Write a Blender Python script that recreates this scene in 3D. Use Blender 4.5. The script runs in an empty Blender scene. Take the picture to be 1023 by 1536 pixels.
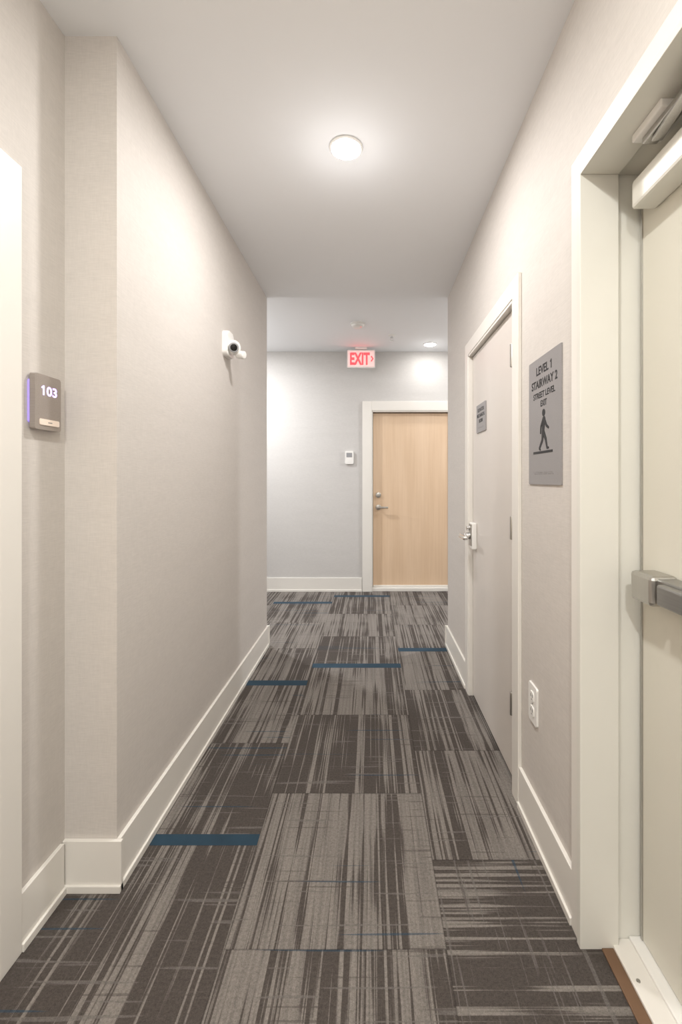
import bpy, bmesh, math, random
from mathutils import Vector, Matrix
random.seed(7)
S = bpy.context.scene
try:
    S.view_settings.view_transform = 'Standard'
    S.view_settings.look = 'None'
except Exception: pass

H = 1.27           # camera height
ZC = 2.642         # corridor ceiling
ZL = 2.70          # lobby ceiling
XL, XR = -0.787, 0.585
XREC = -0.949
YRET = 1.412
YEND = 3.452
YFAR = 5.13
YBACK = -1.8
T = 0.22

# ------------------------------------------------------------------ materials
def s2l(c):
    return tuple(((v/255)/12.92 if v/255 <= .04045 else ((v/255+.055)/1.055)**2.4) for v in c)+(1,)

class NT:
    def __init__(s, name):
        s.m = bpy.data.materials.new(name); s.m.use_nodes = True
        s.t = s.m.node_tree; s.n = s.t.nodes; s.l = s.t.links
        s.b = s.n['Principled BSDF']
    def node(s, typ, **kw):
        n = s.n.new(typ)
        for k, v in kw.items(): setattr(n, k, v)
        return n
    def link(s, a, b): s.l.new(a, b)
    def math(s, op, a, b=None, c=None, clamp=False):
        n = s.node('ShaderNodeMath', operation=op); n.use_clamp = clamp
        for i, v in enumerate((a, b, c)):
            if v is None: continue
            if isinstance(v, (int, float)): n.inputs[i].default_value = v
            else: s.link(v, n.inputs[i])
        return n.outputs[0]
    def noise(s, vec, scale=1, detail=2, rough=.5):
        n = s.node('ShaderNodeTexNoise'); n.inputs['Scale'].default_value = scale
        n.inputs['Detail'].default_value = detail; n.inputs['Roughness'].default_value = rough
        if vec is not None: s.link(vec, n.inputs['Vector'])
        return n.outputs['Fac']
    def comb(s, x, y, z):
        n = s.node('ShaderNodeCombineXYZ')
        for i, v in enumerate((x, y, z)):
            if isinstance(v, (int, float)): n.inputs[i].default_value = v
            else: s.link(v, n.inputs[i])
        return n.outputs[0]
    def sep(s, v):
        n = s.node('ShaderNodeSeparateXYZ'); s.link(v, n.inputs[0]); return n.outputs
    def mix(s, f, a, b):
        n = s.node('ShaderNodeMix', data_type='RGBA')
        if isinstance(f, (int, float)): n.inputs[0].default_value = f
        else: s.link(f, n.inputs[0])
        for i, v in ((6, a), (7, b)):
            if isinstance(v, tuple): n.inputs[i].default_value = v
            else: s.link(v, n.inputs[i])
        return n.outputs[2]
    def smooth(s, v, lo, hi):
        n = s.node('ShaderNodeMapRange', interpolation_type='SMOOTHSTEP')
        s.link(v, n.inputs[0]); n.inputs[1].default_value = lo; n.inputs[2].default_value = hi
        return n.outputs[0]
    def bump(s, h, strength=.2, dist=.002):
        n = s.node('ShaderNodeBump'); n.inputs['Strength'].default_value = strength
        n.inputs['Distance'].default_value = dist
        s.link(h, n.inputs['Height']); s.link(n.outputs[0], s.b.inputs['Normal'])

def simple(name, col, rough=.5, metal=0, emit=None, es=0, bumpy=0, var=0.03):
    k = NT(name); c = s2l(col)
    tc = k.node('ShaderNodeTexCoord')
    n = k.noise(tc.outputs['Object'], 9, 3)
    d = tuple(max(0, v*(1-var)) for v in c[:3])+(1,)
    e = tuple(min(1, v*(1+var)) for v in c[:3])+(1,)
    k.link(k.mix(n, d, e), k.b.inputs['Base Color'])
    k.b.inputs['Roughness'].default_value = rough
    k.b.inputs['Metallic'].default_value = metal
    if emit:
        k.b.inputs['Emission Color'].default_value = s2l(emit)
        k.b.inputs['Emission Strength'].default_value = es
    if bumpy:
        n2 = k.noise(tc.outputs['Object'], 220, 3)
        k.bump(n2, bumpy, .001)
    return k.m

def brushed(name, col, rough=.35, metal=1, axis=2):
    k = NT(name); tc = k.node('ShaderNodeTexCoord'); o = k.sep(tc.outputs['Object'])
    sc = [300, 300, 300]; sc[axis] = 4
    v = k.comb(k.math('MULTIPLY', o[0], sc[0]), k.math('MULTIPLY', o[1], sc[1]), k.math('MULTIPLY', o[2], sc[2]))
    n = k.noise(v, 1, 2)
    c = s2l(col)
    k.link(k.mix(n, tuple(x*.85 for x in c[:3])+(1,), tuple(min(1, x*1.12) for x in c[:3])+(1,)), k.b.inputs['Base Color'])
    k.b.inputs['Metallic'].default_value = metal
    k.b.inputs['Roughness'].default_value = rough
    return k.m

def wallpaper(name, col):
    k = NT(name); g = k.node('ShaderNodeNewGeometry'); p = k.sep(g.outputs['Position'])
    hx = k.math('ADD', p[0], p[1])
    fine_h = k.noise(k.comb(k.math('MULTIPLY', hx, 28), k.math('MULTIPLY', p[2], 420), p[0]), 1, 3, .6)
    fine_v = k.noise(k.comb(k.math('MULTIPLY', hx, 420), k.math('MULTIPLY', p[2], 30), p[1]), 1, 3, .6)
    broad = k.noise(k.comb(k.math('MULTIPLY', hx, 2.0), k.math('MULTIPLY', p[2], 14), 0.0), 1, 3)
    f = k.math('ADD', k.math('MULTIPLY', fine_h, .55), k.math('MULTIPLY', fine_v, .3))
    f = k.math('ADD', f, k.math('MULTIPLY', broad, .15))
    c = s2l(col)
    k.link(k.mix(k.smooth(f, .3, .72), tuple(x*.92 for x in c[:3])+(1,), tuple(min(1, x*1.07) for x in c[:3])+(1,)), k.b.inputs['Base Color'])
    k.b.inputs['Roughness'].default_value = .65
    k.b.inputs['Specular IOR Level'].default_value = .3
    k.bump(f, .25, .001)
    return k.m

def carpet(name):
    k = NT(name)
    at = k.node('ShaderNodeAttribute'); at.attribute_name = 'tile'
    ao = k.node('ShaderNodeAttribute'); ao.attribute_name = 'tile_origin'
    g = k.node('ShaderNodeNewGeometry')
    p = k.sep(g.outputs['Position']); og = k.sep(ao.outputs['Vector'])
    lx = k.math('SUBTRACT', p[0], og[0]); ly = k.math('SUBTRACT', p[1], og[1])
    inv = k.math('SUBTRACT', 1.0, og[2])
    u = k.math('ADD', k.math('MULTIPLY', lx, inv), k.math('MULTIPLY', ly, og[2]))
    v = k.math('ADD', k.math('MULTIPLY', ly, inv), k.math('MULTIPLY', lx, og[2]))
    rx = k.sep(at.outputs['Vector'])
    rnd = k.math('ADD', k.math('MULTIPLY', rx[0], 40), .37)
    line = k.noise(k.comb(k.math('MULTIPLY', u, 105), 3.41, rnd), 1, 2, .6)
    band = k.noise(k.comb(k.math('MULTIPLY', u, 20), 7.37, k.math('ADD', rnd, 5)), 1, 1)
    rag = k.noise(k.comb(k.math('MULTIPLY', u, 95), k.math('MULTIPLY', v, 2.2), k.math('ADD', rnd, 13)), 1, 1, .5)
    blk = k.noise(k.comb(k.math('MULTIPLY', u, 6), k.math('MULTIPLY', v, 3.5), k.math('ADD', rnd, 23)), 1, 1)
    def c5(x, w): return k.math('MULTIPLY', k.math('SUBTRACT', x, .5), w)
    m = k.math('ADD', c5(line, 1.35), c5(band, 1.0))
    m = k.math('ADD', m, c5(rag, .6))
    m = k.math('ADD', m, c5(blk, .6))
    m = k.math('ADD', m, c5(rx[1], .24))
    m = k.math('ADD', m, .005)
    mask = k.smooth(m, -.07, .07)
    cr = k.noise(k.comb(k.math('MULTIPLY', u, 2.6), k.math('MULTIPLY', v, 80), k.math('ADD', rnd, 9)), 1, 1)
    crm = k.smooth(cr, .64, .70)
    cr2 = k.noise(k.comb(k.math('MULTIPLY', u, 2.4), k.math('MULTIPLY', v, 75), k.math('ADD', rnd, 31)), 1, 1)
    crd = k.smooth(cr2, .66, .72)
    dark = s2l((80, 74, 70)); light = s2l((132, 126, 120)); mid = s2l((112, 107, 103)); teal = s2l((42, 70, 88))
    light2 = s2l((119, 113, 108))
    col = k.mix(mask, dark, k.mix(k.smooth(rag, .35, .65), light2, light))
    col = k.mix(k.math('MULTIPLY', crm, .7), col, mid)
    col = k.mix(k.math('MULTIPLY', crd, .5), col, dark)
    tl = k.noise(k.comb(k.math('MULTIPLY', u, 1.2), k.math('MULTIPLY', v, 55), k.math('ADD', rnd, 77)), 1, 0)
    col = k.mix(k.math('MULTIPLY', k.smooth(tl, .77, .80), .6), col, teal)
    pile = k.noise(g.outputs['Position'], 330, 3, .7)
    pile2 = k.noise(g.outputs['Position'], 120, 2, .6)
    pf = k.math('ADD', k.math('MULTIPLY', pile, .6), k.math('MULTIPLY', pile2, .4))
    pm = k.node('ShaderNodeMapRange'); k.link(pf, pm.inputs[0])
    pm.inputs[1].default_value = .3; pm.inputs[2].default_value = .7
    pm.inputs[3].default_value = .6; pm.inputs[4].default_value = 1.38
    vm = k.node('ShaderNodeVectorMath', operation='SCALE'); k.link(col, vm.inputs[0]); k.link(pm.outputs[0], vm.inputs['Scale'])
    eu = k.math('MINIMUM', lx, k.math('SUBTRACT', .60, lx)); ev = k.math('MINIMUM', ly, k.math('SUBTRACT', .61, ly))
    e = k.smooth(k.math('MINIMUM', eu, ev), 0.0, .004)
    sm = k.node('ShaderNodeVectorMath', operation='SCALE'); k.link(vm.outputs[0], sm.inputs[0])
    k.link(k.math('ADD', .66, k.math('MULTIPLY', e, .34)), sm.inputs['Scale'])
    k.link(sm.outputs[0], k.b.inputs['Base Color'])
    k.b.inputs['Roughness'].default_value = .95
    k.b.inputs['Specular IOR Level'].default_value = .1
    k.bump(pf, .8, .004)
    return k.m

def maple(name, ax):
    k = NT(name); g = k.node('ShaderNodeTexCoord'); p = k.sep(g.outputs['Object'])
    across = p[1] if ax == 'y' else p[0]; along = p[2] if ax == 'y' else p[1]
    a = k.noise(k.comb(k.math('MULTIPLY', across, 60), k.math('MULTIPLY', along, 1.5), 0.0), 1, 4, .6)
    b = k.noise(k.comb(k.math('MULTIPLY', across, 6), k.math('MULTIPLY', along, .6), 4.0), 1, 3, .5)
    f = k.math('ADD', k.math('MULTIPLY', a, .35), k.math('MULTIPLY', b, .65))
    k.link(k.mix(k.smooth(f, .3, .7), s2l((212, 182, 150)), s2l((227, 200, 171))), k.b.inputs['Base Color'])
    k.b.inputs['Roughness'].default_value = .4
    return k.m

M_WALL = wallpaper('wallpaper_linen', (207, 201, 195))
M_WALLC = wallpaper('wallpaper_linen_cool_lit', (203, 200, 197))  # same wallpaper, with the lobby's cooler light put into the colour
M_CEIL = simple('ceiling_paint', (241, 242, 244), .8, bumpy=.05, var=.005)
M_TRIM = simple('trim_paint', (231, 227, 220), .35, var=.01)
M_FRAME = simple('door_frame_paint', (227, 225, 217), .35, var=.01)
M_DOOR = simple('door_paint', (213, 206, 199), .38, var=.015)
M_DOOR2 = simple('door_paint_pale', (226, 223, 212), .4, var=.015)
M_CARPET = carpet('carpet_tile')
M_BLUE = simple('carpet_blue', (33, 58, 74), .95, bumpy=.8, var=.25)
M_MAPLE = maple('maple_veneer', 'y')
M_MAPLEV = maple('maple_veneer_v', 'x')
M_STEEL = brushed('satin_steel', (190, 188, 184), .32)
M_CHROME = simple('chrome', (225, 225, 225), .15, 1)
M_ALU = brushed('anodised_aluminium', (165, 164, 162), .38, axis=1)
M_BRONZE = brushed('sign_bronze', (166, 157, 150), .4, .4)
M_SIGN = brushed('sign_silver', (152, 149, 149), .5, .2)
M_BLACK = simple('black_ink', (22, 22, 24), .5)
M_DARK = simple('dark_gap', (30, 28, 26), .8)
M_GLASS = simple('lens_dark', (15, 15, 18), .08)
M_WHITE = simple('white_plastic', (238, 236, 232), .35, var=.01)
M_GREYP = simple('grey_plastic', (150, 150, 152), .4)
M_BROWN = simple('wood_transition', (112, 84, 62), .5, var=.3)
M_LAMP = simple('lamp_lens', (255, 255, 255), .4, emit=(255, 252, 247), es=60)
M_RED = simple('exit_red', (235, 50, 50), .4, emit=(255, 60, 66), es=2.4)
M_EXITF = simple('exit_face', (240, 225, 222), .4, emit=(255, 190, 185), es=.4)
M_LILAC = simple('lilac_led', (210, 190, 255), .4, emit=(200, 175, 255), es=2.0)
M_LILACD = simple('lilac_backlight', (160, 140, 255), .4, emit=(170, 150, 255), es=.6)
M_SAND = simple('button_light', (215, 200, 185), .4, emit=(225, 205, 190), es=.3)

# ------------------------------------------------------------------ helpers
COL = S.collection
def addobj(name, me, mat=None, parent=None):
    o = bpy.data.objects.new(name, me); COL.objects.link(o)
    if mat is not None and len(me.materials) == 0: me.materials.append(mat)
    if parent: o.parent = parent
    return o

def bm_box(bm, lo, hi, bev=0, seg=2):
    r = bmesh.ops.create_cube(bm, size=1)
    vs = r['verts']
    c = [(a+b)/2 for a, b in zip(lo, hi)]; d = [abs(b-a) for a, b in zip(lo, hi)]
    for v in vs: v.co = Vector((v.co.x*d[0]+c[0], v.co.y*d[1]+c[1], v.co.z*d[2]+c[2]))
    if bev:
        es = list({e for v in vs for e in v.link_edges})
        bmesh.ops.bevel(bm, geom=es, offset=bev, segments=seg, affect='EDGES', profile=.5)

def finish(bm, name, mat, parent, smooth=False):
    bmesh.ops.recalc_face_normals(bm, faces=bm.faces)
    me = bpy.data.meshes.new(name); bm.to_mesh(me); bm.free()
    if smooth:
        for p in me.polygons: p.use_smooth = True
        try: me.set_sharp_from_angle(angle=math.radians(40))
        except Exception: pass
    return addobj(name, me, mat, parent)

def boxes(name, lst, mat, parent=None, bev=0):
    bm = bmesh.new()
    for lo, hi in lst: bm_box(bm, lo, hi, bev)
    return finish(bm, name, mat, parent)
def box(name, lo, hi, mat, parent=None, bev=0):
    return boxes(name, [(lo, hi)], mat, parent, bev)

def cyl(name, p0, p1, r, mat, parent=None, r2=None, seg=32, bev=0):
    p0 = Vector(p0); p1 = Vector(p1); d = p1-p0
    bm = bmesh.new()
    bmesh.ops.create_cone(bm, cap_ends=True, segments=seg, radius1=r, radius2=r if r2 is None else r2, depth=d.length)
    if bev:
        es = [e for e in bm.edges if len(e.link_faces) == 2 and any(len(f.verts) > 4 for f in e.link_faces)]
        bmesh.ops.bevel(bm, geom=es, offset=bev, segments=3, affect='EDGES', profile=.5)
    q = Vector((0, 0, 1)).rotation_difference(d.normalized()).to_matrix().to_4x4()
    bm.transform(Matrix.Translation((p0+p1)/2) @ q)
    return finish(bm, name, mat, parent, True)

def ball(name, c, r, mat, parent=None, sc=(1, 1, 1)):
    bm = bmesh.new(); bmesh.ops.create_uvsphere(bm, u_segments=32, v_segments=20, radius=r)
    bm.transform(Matrix.Translation(c) @ Matrix.Diagonal((*sc, 1)))
    return finish(bm, name, mat, parent, True)

def lathe(name, prof, mat, parent=None, seg=48):
    bm = bmesh.new(); rings = []
    for r, w in prof:
        if r < 1e-6: rings.append([bm.verts.new((0, 0, w))])
        else: rings.append([bm.verts.new((r*math.cos(2*math.pi*i/seg), r*math.sin(2*math.pi*i/seg), w)) for i in range(seg)])
    for a, b in zip(rings, rings[1:]):
        for i in range(seg):
            j = (i+1) % seg
            if len(a) == 1 and len(b) == 1: continue
            if len(a) == 1: bm.faces.new((a[0], b[i], b[j]))
            elif len(b) == 1: bm.faces.new((a[i], a[j], b[0]))
            else: bm.faces.new((a[i], a[j], b[j], b[i]))
    return finish(bm, name, mat, parent, True)

def rounded(name, cu, cv, w, h, rad, w0, w1, mat, parent=None, bev=0):
    bm = bmesh.new(); pts = []
    for qx, qy, a0 in ((1, 1, 0), (-1, 1, 90), (-1, -1, 180), (1, -1, 270)):
        for i in range(7):
            a = math.radians(a0+i*15)
            pts.append((cu+qx*(w/2-rad)+rad*math.cos(a), cv+qy*(h/2-rad)+rad*math.sin(a)))
    lo = [bm.verts.new((x, y, w0)) for x, y in pts]; hi = [bm.verts.new((x, y, w1)) for x, y in pts]
    bm.faces.new(lo[::-1]); top = bm.faces.new(hi)
    n = len(pts)
    for i in range(n): bm.faces.new((lo[i], lo[(i+1) % n], hi[(i+1) % n], hi[i]))
    if bev: bmesh.ops.bevel(bm, geom=list(top.edges), offset=bev, segments=3, affect='EDGES', profile=.5)
    return finish(bm, name, mat, parent, False)

def empty(name, wall, pos):
    e = bpy.data.objects.new(name, None); e.empty_display_size = .1; COL.objects.link(e)
    ax = {'right': ((0, -1, 0), (0, 0, 1), (-1, 0, 0)),
          'left': ((0, 1, 0), (0, 0, 1), (1, 0, 0)),
          'far': ((1, 0, 0), (0, 0, 1), (0, -1, 0)),
          'ceil': ((1, 0, 0), (0, -1, 0), (0, 0, -1)),
          'world': ((1, 0, 0), (0, 1, 0), (0, 0, 1))}[wall]
    m = Matrix((ax[0], ax[1], ax[2])).transposed().to_4x4(); m.translation = pos
    e.matrix_world = m
    return e

def text(name, s, cu, cv, w0, height, width, mat, parent, bold=.0, depth=.0006):
    c = bpy.data.curves.new(name, 'FONT'); c.body = s; c.size = 1; c.align_x = 'CENTER'
    c.offset = bold; c.extrude = .01
    o = bpy.data.objects.new('tmp', c); COL.objects.link(o)
    bpy.context.view_layer.update()
    dg = bpy.context.evaluated_depsgraph_get()
    me = bpy.data.meshes.new_from_object(o.evaluated_get(dg))
    bpy.data.objects.remove(o); bpy.data.curves.remove(c)
    xs = [v.co.x for v in me.vertices]; ys = [v.co.y for v in me.vertices]
    x0, x1, y0, y1 = min(xs), max(xs), min(ys), max(ys)
    sy = height/(y1-y0); sx = width/(x1-x0) if width else sy
    for v in me.vertices:
        v.co = Vector(((v.co.x-(x0+x1)/2)*sx+cu, (v.co.y-(y0+y1)/2)*sy+cv, w0+(v.co.z+.01)*depth/.02))
    me.materials.clear(); me.name = name
    return addobj(name, me, mat, parent)

def capsule(bm, a, b, ra, rb, w0, w1):
    a = Vector(a); b = Vector(b); ang = math.atan2(b.y-a.y, b.x-a.x); pts = []
    for i in range(9):
        t = ang-math.pi/2+math.pi*i/8; pts.append(b+Vector((math.cos(t), math.sin(t)))*rb)
    for i in range(9):
        t = ang+math.pi/2+math.pi*i/8; pts.append(a+Vector((math.cos(t), math.sin(t)))*ra)
    hi = [bm.verts.new((p.x, p.y, w1)) for p in pts]; lo = [bm.verts.new((p.x, p.y, w0)) for p in pts]
    bm.faces.new(hi); n = len(pts)
    for i in range(n): bm.faces.new((lo[i], lo[(i+1) % n], hi[(i+1) % n], hi[i]))

def digit_one(name, cu, cv, w0, h, th, mat, parent, depth=.0006):
    """numeral 1: upright stem plus a slanted flag"""
    bm = bmesh.new()
    bm_box(bm, (cu-th/2, cv-h/2, w0), (cu+th/2, cv+h/2, w0+depth))
    r = th*.38
    capsule(bm, (cu-h*.24, cv+h*.27), (cu, cv+h/2-r*1.05), r, r, w0, w0+depth*1.1)
    return finish(bm, name, mat, parent)

# ------------------------------------------------------------------ shell
SD0, SD1, SDZ = 1.837, 2.677, 1.995     # storage door (right wall)
ED0, ED1, EDZ = 0.30, 1.228, 2.09       # stair exit door (right wall)
UD0, UD1, UDZ = 0.22, 1.145, 2.03       # unit door 103 (left)
LD0, LD1, LDZ = 0.012, 0.945, 2.035     # lobby door
ZT = 2.86
boxes('wall_right', [((XR, YBACK, 0), (XR+T, ED0, ZT)), ((XR, ED0, EDZ+.02), (XR+T, ED1, ZT)),
                     ((XR, ED1+.02, 0), (XR+T, SD0, ZT)), ((XR, ED1, EDZ+.02), (XR+T, ED1+.02, ZT)),
                     ((XR, SD0, SDZ), (XR+T, SD1, ZT)), ((XR, SD1, 0), (XR+T, YEND, ZT))], M_WALL)
boxes('wall_left', [((XREC-T, YRET, 0), (XL, YEND, ZT)),
                    ((XREC-T, UD1, 0), (XREC, YRET, ZT)), ((XREC-T, UD0, UDZ), (XREC, UD1, ZT)),
                    ((XREC-T, YBACK, 0), (XREC, UD0, ZT))], M_WALL)
box('wall_back', (XREC-T, YBACK-.1, 0), (XR+T, YBACK, ZT), M_WALL)
boxes('wall_far', [((-3.4, YFAR, 0), (LD0, YFAR+.2, ZT)), ((LD0, YFAR, LDZ), (LD1, YFAR+.2, ZT)), ((LD1, YFAR, 0), (3.3, YFAR+.2, ZT))], M_WALLC)
box('wall_lobby_near_left', (-3.3, YEND-.15, 0), (XREC-T, YEND, ZT), M_WALLC)
box('wall_lobby_near_right', (XR+T, YEND-.15, 0), (3.2, YEND, ZT), M_WALLC)
box('wall_lobby_left', (-3.4, YEND-.15, 0), (-3.3, YFAR, ZT), M_WALLC)
box('wall_lobby_right', (3.2, YEND-.15, 0), (3.3, YFAR, ZT), M_WALLC)
boxes('ceiling', [((XREC-T, YBACK-.1, ZC), (XR+T, YEND, ZT+.05)), ((-3.4, YEND-.15, ZL), (XREC-T, YFAR+.2, ZT+.05)),
                  ((XREC-T, YEND, ZL), (3.3, YFAR+.2, ZT+.05)), ((XR+T, YEND-.15, ZL), (3.3, YEND, ZT+.05))], M_CEIL)
box('wall_stair_side', (XR+T, .1, 0), (XR+T+.03, 1.5, ZT), M_WALL)

# ---- carpet floor: one mesh made of carpet tiles
def build_floor():
    verts = []; faces = []; mats = []; orgs = []; cols = []
    TW, TL = .60, .61
    x0 = -.395
    rr = random.Random(23)
    seeds = {(0, 0): .613, (0, -1): .137, (0, 1): .358, (0, 2): .871, (-1, 0): .742, (-1, 1): .229, (-1, -1): .484, (1, 0): .913, (1, 1): .071, (1, 2): .655, (1, -1): .306, (0, 3): .55}
    for c in range(-5, 7):
        xa = x0+c*TW
        ph = {0: 1.228, 1: 1.517, 2: 1.577}[c % 3]
        for r in range(-6, 8):
            ya = ph+r*TL
            if ya+TL < YBACK-.1 or ya > YFAR+.1: continue
            rot = (c == 1 and r in (-1, -2))
            rnd = (rr.random(), rr.random(), rr.random())
            if (c, r) in seeds: rnd = (seeds[(c, r)], rnd[1], 0)
            lv = {(0, 0): .85, (0, -1): .45, (0, 1): .45, (-1, 0): .2, (-1, 1): .6, (1, 0): .45, (1, 1): .35, (1, -1): .2, (-1, -1): .1}.get((c, r))
            if lv is not None: rnd = (rnd[0], lv, 0)
            def quad(y0, y1, blue):
                y0 = max(y0, YBACK-.1); y1 = min(y1, YFAR+.15)
                if y1 <= y0: return
                i = len(verts)
                verts.extend([(xa, y0, 0), (xa+TW, y0, 0), (xa+TW, y1, 0), (xa, y1, 0)])
                faces.append((i, i+1, i+2, i+3)); mats.append(1 if blue else 0)
                orgs.extend([(xa, ya, 1.0 if rot else 0.0)]*4); cols.extend([rnd]*4)
            if (c, r) in {(-1, 0), (-1, 2), (0, 3), (1, 3), (-1, 5), (0, 6), (-3, 3), (-4, 4), (3, 5)}:
                w = .05 if r == 0 else .07
                quad(ya, ya+w, True); quad(ya+w, ya+TL, False)
            else: quad(ya, ya+TL, False)
    me = bpy.data.meshes.new('floor'); me.from_pydata(verts, [], faces)
    me.materials.append(M_CARPET); me.materials.append(M_BLUE)
    me.attributes.new('tile', 'FLOAT_VECTOR', 'POINT')
    me.attributes.new('tile_origin', 'FLOAT_VECTOR', 'POINT')
    me.attributes['tile'].data.foreach_set('vector', [x for t in cols for x in t])
    me.attributes['tile_origin'].data.foreach_set('vector', [x for t in orgs for x in t])
    for p, m in zip(me.polygons, mats): p.material_index = m
    me.update()
    return addobj('floor', me)
build_floor()

# ---- baseboards
BH, BT = .155, .013
def base(name, segs):
    l = []
    for axis, side, pos, a, b in segs:
        for t, h in ((BT, BH), (BT+.007, .022)):
            if axis == 'y':
                lo = (min(pos, pos+side*t), a, 0); hi = (max(pos, pos+side*t), b, h)
            else:
                lo = (a, min(pos, pos+side*t), 0); hi = (b, max(pos, pos+side*t), h)
            l.append((lo, hi))
    boxes(name, l, M_TRIM, None, .0015)
CW = .075
SH = BT+.007
base('baseboard_left', [('y', 1, XL, YRET+.001, YEND-.001), ('x', -1, YRET, XREC+.001, XL+SH), ('y', 1, XREC, UD1+CW, YRET-SH), ('y', 1, XREC, YBACK, UD0-CW)])
base('baseboard_right', [('y', -1, XR, ED1+.065, SD0-CW), ('y', -1, XR, SD1+CW, YEND-.001), ('y', -1, XR, YBACK, ED0-CW)])
base('baseboard_far', [('x', -1, YFAR, -3.3, LD0-.11), ('x', -1, YFAR, LD1+.11, 3.2)])
base('baseboard_lobby', [('x', 1, YEND, -3.3, XL+SH), ('x', 1, YEND, XR-SH, 3.2), ('y', 1, -3.3, YEND+SH, YFAR), ('y', -1, 3.2, YEND+SH, YFAR)])
base('baseboard_back', [('x', 1, YBACK, XREC, XR)])

# ------------------------------------------------------------------ utility door (right wall)
d = empty('door_1', 'world', (XR, SD0, 0)); W = SD1-SD0
boxes('frame', [((-.015, -CW, 0), (0, 0, SDZ+CW)), ((-.015, W, 0), (0, W+CW, SDZ+CW)), ((-.015, 0, SDZ), (0, W, SDZ+CW))], M_TRIM, d, .002)
boxes('jamb', [((-.012, -.001, 0), (.1, .012, SDZ)), ((-.012, W-.012, 0), (.1, W+.001, SDZ)), ((-.012, 0, SDZ-.012), (.1, W, SDZ+.001))], M_TRIM, d, .001)
box('slab', (.012, .016, .014), (.055, W-.016, SDZ-.016), M_DOOR, d, .002)
box('gap_shadow', (.02, .012, .0), (.06, W-.012, SDZ-.012), M_DARK, d)
for i, z in enumerate((1.77, 1.07, .357)):
    cyl('hinge_%d' % i, (-.012, .012, z-.047), (-.012, .012, z+.047), .0075, M_STEEL, d, seg=20, bev=.002)
    box('hinge_leaf_%d' % i, (-.006, .004, z-.045), (.013, .034, z+.045), M_STEEL, d)
ly, lz = W-.085, .945
box('escutcheon', (-.016, ly-.035, lz-.075), (.0125, ly+.035, lz+.075), M_WHITE, d, .006)
box('lock_case_plate', (-.021, ly-.028, lz-.055), (-.015, ly+.028, lz+.068), M_STEEL, d, .002)
cyl('hub', (-.02, ly, lz), (-.055, ly, lz), .019, M_CHROME, d, bev=.003)
box('lever', (-.082, ly-.115, lz-.011), (-.055, ly+.018, lz+.011), M_CHROME, d, .008)
cyl('key_cylinder', (-.02, ly, lz+.045), (-.04, ly, lz+.045), .014, M_CHROME, d, bev=.002)
s = empty('room_sign', 'right', (XR+.0115, (2.77+2.53)/2*.923, 1.598))
rounded('plate', 0, 0, .20, .152, .004, 0, .005, M_SIGN, s, .001)
for i, (t, w) in enumerate((('ELEVATOR', .135), ('MECHANICAL', .165), ('ROOM', .075))):
    text('text_%d' % i, t, 0, .045-.03*i, .005, .020, w, M_BLACK, s, .02)
bm = bmesh.new()
for i in range(14):
    for j in range(2):
        if (i*5+j*3) % 4: bm_box(bm, (-.06+i*.009, -.055+j*.006, .005), (-.0575+i*.009, -.0525+j*.006, .0062))
finish(bm, 'braille', M_SIGN, s)

# ------------------------------------------------------------------ stair exit door (right wall, nearest)
d = empty('door_2', 'world', (XR, 0, 0))
y0, y1 = ED0, ED1
A = .084
boxes('casing', [((-.016, y1+.018, 0), (.001, y1+.065, EDZ+.068)), ((-.016, y0-.065, 0), (.001, y0-.018, EDZ+.068)), ((-.016, y0-.018, EDZ+.018), (.001, y1+.018, EDZ+.068))], M_TRIM, d, .003)
boxes('frame', [((-.020, y1, 0), (A, y1+.02, EDZ+.02)), ((A-.002, y1+.019, 0), (T, y1+.03, EDZ+.02)),
                ((-.020, y0-.02, 0), (A, y0, EDZ+.02)), ((-.020, y0+.001, EDZ), (A, y1-.001, EDZ+.02)), ((A-.002, y0, EDZ+.012), (T, y1+.02, EDZ+.03)),
                ((A-.002, y0-.03, 0), (T, y0-.019, EDZ+.02))], M_FRAME, d, .0015)
DX = .736-XR
box('slab', (DX, y0-.01, .022), (DX+.045, y1+.012, EDZ+.006), M_DOOR2, d, .002)
box('gap_seal', (DX+.012, y1+.008, .01), (DX+.04, y1+.02, EDZ+.01), M_DARK, d)
box('edge_astragal', (DX-.003, y1+.002, .022), (DX+.002, y1+.009, EDZ), M_STEEL, d)
box('threshold', (.654-XR, y0, 0), (T, y1+.019, .012), M_TRIM, d, .003)
box('threshold_ridge', (DX-.03, y0, .01), (T, y1+.018, .02), M_WHITE, d, .003)
box('wood_transition', (.622-XR, y0, 0), (.654-XR, y1-.001, .006), M_BROWN, d, .002)
for i in range(4):
    cyl('threshold_screw_%d' % i, (.085, 1.14-.22*i, .011), (.085, 1.14-.22*i, .0135), .005, M_STEEL, d, seg=16)
box('closer_body', (.672-XR, .80, 1.963), (DX, 1.176, 2.035), M_FRAME, d, .008)
cyl('closer_pinion', (.70-XR, .93, 2.03), (.70-XR, .93, 2.066), .015, M_STEEL, d)
box('closer_bracket', (.625-XR, .98, 2.072), (.695-XR, 1.09, 2.091), M_WHITE, d, .003)
box('closer_shoe', (.64-XR, .93, 2.058), (.675-XR, 1.075, 2.074), M_STEEL, d, .003)
bm = bmesh.new(); bm_box(bm, (-.012, 0, -.004), (.012, .46, .004), .002)
bm.transform(Matrix.Translation((.66-XR, 1.05, 2.052)) @ Matrix.Rotation(math.radians(180-8), 4, 'Z'))
finish(bm, 'closer_arm', M_STEEL, d)
bm = bmesh.new(); bm_box(bm, (-.010, 0, -.004), (.010, .34, .004), .002)
bm.transform(Matrix.Translation((.70-XR, .93, 2.062)) @ Matrix.Rotation(math.radians(172), 4, 'Z'))
finish(bm, 'closer_forearm', M_STEEL, d)
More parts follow.
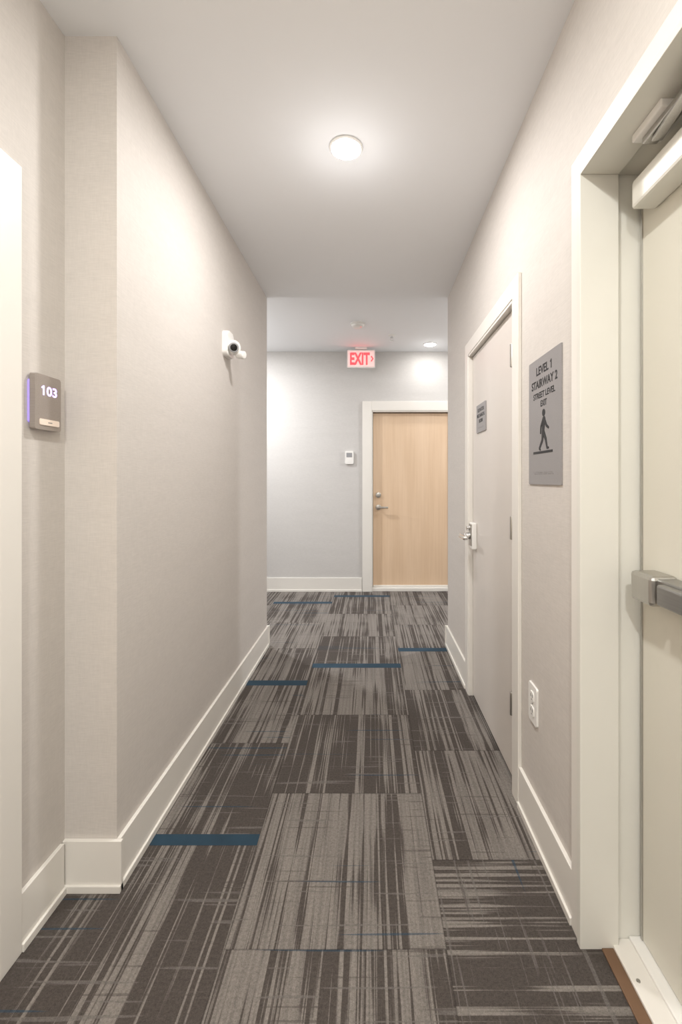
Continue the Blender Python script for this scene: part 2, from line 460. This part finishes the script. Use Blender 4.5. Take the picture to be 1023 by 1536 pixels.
box('panic_rail', (.684-XR, y0+.08, .968), (DX, 1.165, 1.03), M_ALU, d, .004)
box('panic_push_pad', (.664-XR, y0+.14, .975), (.686-XR, 1.06, 1.024), M_ALU, d, .005)
box('panic_end_cap', (.668-XR, 1.085, .962), (DX, 1.175, 1.036), M_STEEL, d, .010)

# stair level sign
s = empty('stairway_sign', 'right', (XR, (1.387+1.671)/2, 1.25)); SWd, SHt = .284, .436
rounded('plate', 0, SHt/2, SWd, SHt, .003, 0, .004, M_SIGN, s, .001)
text('text_0', 'LEVEL', -.013, .392, .004, .029, .108, M_BLACK, s, .02)
digit_one('text_0_one', .064, .392, .004, .029, .0058, M_BLACK, s)
text('text_1', 'STAIRWAY 2', 0, .347, .004, .029, .225, M_BLACK, s, .02)
text('text_2', 'STREET LEVEL', 0, .307, .004, .021, .190, M_BLACK, s, .018)
text('text_3', 'EXIT', 0, .276, .004, .021, .054, M_BLACK, s, .018)
bm = bmesh.new()
def P(x, y): return (x*1.15, .118+y)
w0, w1 = .004, .0048
k = [('h', (.0, .124), (.0005, .124), .0125, .0125), ('t', (.002, .100), (-.004, .062), .0125, .010),
     ('f', (-.002, .060), (.016, .034), .0095, .007), ('f2', (.016, .034), (.026, .005), .007, .005), ('f3', (.026, .004), (.036, .004), .0045, .0035),
     ('b', (-.005, .060), (-.010, .032), .0095, .007), ('b2', (-.010, .032), (-.032, .006), .007, .005), ('b3', (-.032, .005), (-.026, .001), .0045, .0035),
     ('a', (.006, .100), (.022, .078), .0065, .005), ('a2', (.022, .078), (.036, .070), .005, .004),
     ('c', (-.003, .101), (-.020, .080), .0065, .005), ('c2', (-.020, .080), (-.023, .058), .005, .004)]
for i, (n, a, b, ra, rb) in enumerate(k): capsule(bm, P(*a), P(*b), ra, rb, w0, w1+i*.00004)
bm_box(bm, (-.095, .106, .004), (.075, .114, .0049))
finish(bm, 'walking_figure', M_BLACK, s)
bm = bmesh.new()
for i in range(22):
    for j in range(2):
        if (i*7+j*3) % 5: bm_box(bm, (-.09+i*.008, .035+j*.006, .004), (-.0875+i*.008, .0375+j*.006, .0052))
finish(bm, 'braille', M_SIGN, s)

# outlet
s = empty('wall_outlet', 'right', (XR, 1.628, .466))
rounded('cover', 0, 0, .082, .135, .008, 0, .007, M_WHITE, s, .003)
for sg in (-1, 1):
    rounded('socket_%d' % (sg+1), 0, sg*.026, .034, .036, .010, .006, .010, M_WHITE, s, .001)
    boxes('slots_%d' % (sg+1), [((-.009, sg*.026-.002, .0098), (-.006, sg*.026+.009, .0104)), ((.006, sg*.026-.002, .0098), (.009, sg*.026+.009, .0104)),
                               ((-.002, sg*.026-.012, .0098), (.002, sg*.026-.008, .0104))], M_DARK, s)
cyl('screw', (0, 0, .006), (0, 0, .0085), .003, M_STEEL, s, seg=12)

# ------------------------------------------------------------------ unit door 103 (left)
d = empty('door_3', 'world', (XREC, 0, 0))
y0, y1 = UD0, UD1
boxes('casing', [((0, y1, 0), (.016, y1+CW, UDZ+CW)), ((0, y0-CW, 0), (.016, y0, UDZ+CW)), ((0, y0, UDZ), (.016, y1, UDZ+CW))], M_TRIM, d, .003)
boxes('jamb', [((-.14, y1-.015, 0), (.01, y1, UDZ)), ((-.14, y0, 0), (.01, y0+.015, UDZ)), ((-.14, y0, UDZ-.015), (.01, y1, UDZ))], M_TRIM, d, .002)
box('slab', (-.085, y0+.018, .012), (-.04, y1-.018, UDZ-.018), M_MAPLE, d, .002)
cyl('rosette', (-.04, y0+.09, .95), (-.03, y0+.09, .95), .03, M_STEEL, d, bev=.003)
cyl('spindle', (-.03, y0+.09, .95), (.01, y0+.09, .95), .011, M_STEEL, d)
box('lever', (.0, y0+.08, .94), (.02, y0+.2, .96), M_STEEL, d, .007)
cyl('deadbolt', (-.04, y0+.09, 1.09), (-.022, y0+.09, 1.09), .028, M_STEEL, d, bev=.003)

# room number sign
s = empty('room_number_sign', 'left', (XREC, 1.3125, 1.487))
rounded('backlight', -.002, 0, .103, .120, .006, 0, .005, M_LILACD, s)
rounded('plate', 0, 0, .106, .156, .006, .005, .020, M_BRONZE, s, .0015)
digit_one('text_0_one', -.019, .034, .020, .027, .0058, M_LILAC, s)
text('text_0', '03', .014, .034, .020, .027, .042, M_LILAC, s, .02)
rounded('button', .004, -.056, .078, .017, .003, .020, .0225, M_SAND, s, .0008)
boxes('button_icon', [((-.004, -.058, .0225), (.012, -.055, .023))], M_BRONZE, s)

# security camera on left wall
s = empty('security_camera', 'left', (XL, 2.47, 1.99))
rounded('back_box', 0, .005, .115, .135, .025, 0, .030, M_WHITE, s, .008)
ball('eyeball', (-.012, -.012, .045), .040, M_WHITE, s)
dv = Vector((-.9, -.25, .35)).normalized(); cc = Vector((-.012, -.012, .045))
cyl('lens_ring', cc+dv*.030, cc+dv*.044, .026, M_GREYP, s, bev=.002)
cyl('lens', cc+dv*.043, cc+dv*.046, .018, M_GLASS, s, bev=.001)
cyl('sensor_arm', (.01, -.02, .03), (.01, -.045, .075), .013, M_WHITE, s)
cyl('sensor_head', (.01, -.043, .060), (-.005, -.052, .105), .021, M_WHITE, s, bev=.006)

# ------------------------------------------------------------------ lobby door (far wall)
d = empty('door_4', 'far', (0, YFAR, 0)); cw = .105
boxes('casing', [((LD0-cw, 0, 0), (LD0, LDZ+cw, .02)), ((LD1, 0, 0), (LD1+cw, LDZ+cw, .02)), ((LD0, LDZ, 0), (LD1, LDZ+cw, .02))], M_TRIM, d, .003)
boxes('jamb', [((LD0-.001, 0, -.12), (LD0+.012, LDZ, .012)), ((LD1-.012, 0, -.12), (LD1+.001, LDZ, .012)), ((LD0, LDZ-.014, -.12), (LD1, LDZ+.001, .012))], M_TRIM, d, .002)
box('slab', (LD0+.016, .045, -.09), (LD1-.016, LDZ-.022, -.045), M_MAPLEV, d, .002)
box('back_gap', (LD0, 0, -.12), (LD1, LDZ, -.10), M_DARK, d)
box('threshold', (LD0, 0, -.10), (LD1, .038, .0), M_TRIM, d, .003)
box('sweep', (LD0+.02, .040, -.045), (LD1-.02, .062, -.038), M_TRIM, d, .002)
lx = LD0+.075
cyl('deadbolt', (lx, 1.085, -.045), (lx, 1.085, -.022), .030, M_STEEL, d, bev=.004)
cyl('rosette', (lx, .945, -.045), (lx, .945, -.030), .030, M_STEEL, d, bev=.004)
cyl('spindle', (lx, .945, -.03), (lx, .945, .012), .011, M_STEEL, d)
box('lever', (lx-.012, .934, .0), (lx+.11, .956, .022), M_STEEL, d, .008)

s = empty('thermostat', 'far', (-.24, YFAR, 1.507))
rounded('body', 0, 0, .095, .145, .012, 0, .024, M_WHITE, s, .004)
rounded('screen', 0, .028, .064, .05, .004, .023, .0255, M_GREYP, s)
rounded('keypad', 0, -.035, .05, .03, .004, .023, .026, M_WHITE, s, .001)

# ------------------------------------------------------------------ ceiling fixtures
def downlight(x, y, z, power, col=(1, .97, .93), r=.066, glow=1.2, drop=.12):
    e = empty('recessed_ceiling_light', 'ceil', (x, y, z))
    lathe('trim_ring', [(r, 0), (r+.004, .004), (r+.002, .008), (r-.004, .010), (r-.006, .004), (r-.006, 0)], M_WHITE, e)
    lathe('lens', [(r-.006, .002), (r-.008, .009), (r*.7, .014), (r*.35, .017), (0, .018)], M_LAMP, e)
    L = bpy.data.lights.new('lamp', 'AREA'); L.shape = 'DISK'; L.size = r*1.8; L.energy = power; L.color = col
    o = bpy.data.objects.new('lamp', L); COL.objects.link(o); o.parent = e
    o.location = (0, 0, .022); o.rotation_euler = (math.pi, 0, 0)
    L = bpy.data.lights.new('ceiling_glow_fill', 'POINT'); L.energy = glow; L.color = col; L.shadow_soft_size = .04  # added point light hanging below the lens, brightens the ceiling around it
    o = bpy.data.objects.new('ceiling_glow_fill', L); COL.objects.link(o); o.parent = e; o.location = (0, 0, drop)
    return e
downlight(-.102, 1.885, ZC, 15, (1, .975, .96), glow=1.5, drop=.25)
downlight(-.15, .35, ZC, 13, (1, .995, .94), glow=4)  # unseen fixture, added to brighten the left wall return
downlight(-.15, -1.1, ZC, 38, (1, .99, .95), glow=6)  # unseen fixture behind the camera, added as fill
downlight(.63, 4.83, ZL, 1.5, (1, 1, .98), glow=.3)
downlight(-1.65, 4.25, ZL, 44, (.98, .99, 1), glow=9, drop=.25)
downlight(2.0, 4.2, ZL, 36, (.985, .99, 1), glow=9, drop=.25)  # unseen lobby fixture, added to even out the illumination

# exit sign
s = empty('exit_sign', 'far', (-.105, 4.975, ZL))
rounded('canopy', 0, -.012, .13, .024, .004, -.03, .03, M_WHITE, s)
rounded('housing', 0, -.125, .305, .195, .012, -.022, .018, M_WHITE, s, .004)
rounded('face', 0, -.125, .285, .172, .006, .017, .020, M_EXITF, s)
text('text_0', 'EXIT', -.012, -.125, .020, .135, .215, M_RED, s, .035, .003)
bm = bmesh.new()
for a, b in (((.113, -.100), (.129, -.125)), ((.129, -.125), (.113, -.150))): capsule(bm, a, b, .006, .006, .020, .023)
finish(bm, 'chevron', M_RED, s)

s = empty('smoke_detector', 'ceil', (-.12, 4.2, ZL))
lathe('base', [(0, 0), (.068, 0), (.068, .010), (.060, .014), (.056, .028), (.044, .036), (.02, .038), (0, .038)], M_WHITE, s)
lathe('vent', [(.0575, .015), (.0585, .018), (.0575, .021)], M_GREYP, s)
cyl('indicator', (.03, .02, .036), (.03, .02, .0385), .004, M_RED, s, seg=12)
s = empty('fire_sprinkler', 'ceil', (.21, 4.53, ZL))
lathe('escutcheon', [(0, 0), (.036, 0), (.034, .006), (.02, .010), (.014, .012), (0, .012)], M_WHITE, s)
cyl('body', (0, 0, .01), (0, 0, .03), .010, M_CHROME, s, seg=16)
boxes('yoke', [((-.014, -.002, .028), (-.011, .002, .055)), ((.011, -.002, .028), (.014, .002, .055)), ((-.014, -.002, .026), (.014, .002, .03)), ((-.014, -.002, .053), (.014, .002, .056))], M_CHROME, s)
lathe('deflector', [(0, .056), (.018, .057), (.018, .059), (0, .059)], M_CHROME, s, 24)

# ------------------------------------------------------------------ world + camera
w = bpy.data.worlds.new('world'); S.world = w; w.use_nodes = True
w.node_tree.nodes['Background'].inputs[0].default_value = (.9, .93, 1, 1)
w.node_tree.nodes['Background'].inputs[1].default_value = .3
c = bpy.data.cameras.new('camera'); co = bpy.data.objects.new('camera', c); COL.objects.link(co)
co.location = (0, 0, H); co.rotation_euler = (math.radians(90), 0, 0)
c.sensor_fit = 'AUTO'; c.sensor_width = 36; c.lens = 683/1536*36
c.shift_x = -44.5/1536; c.shift_y = -50/1536
c.clip_start = .02
S.camera = co
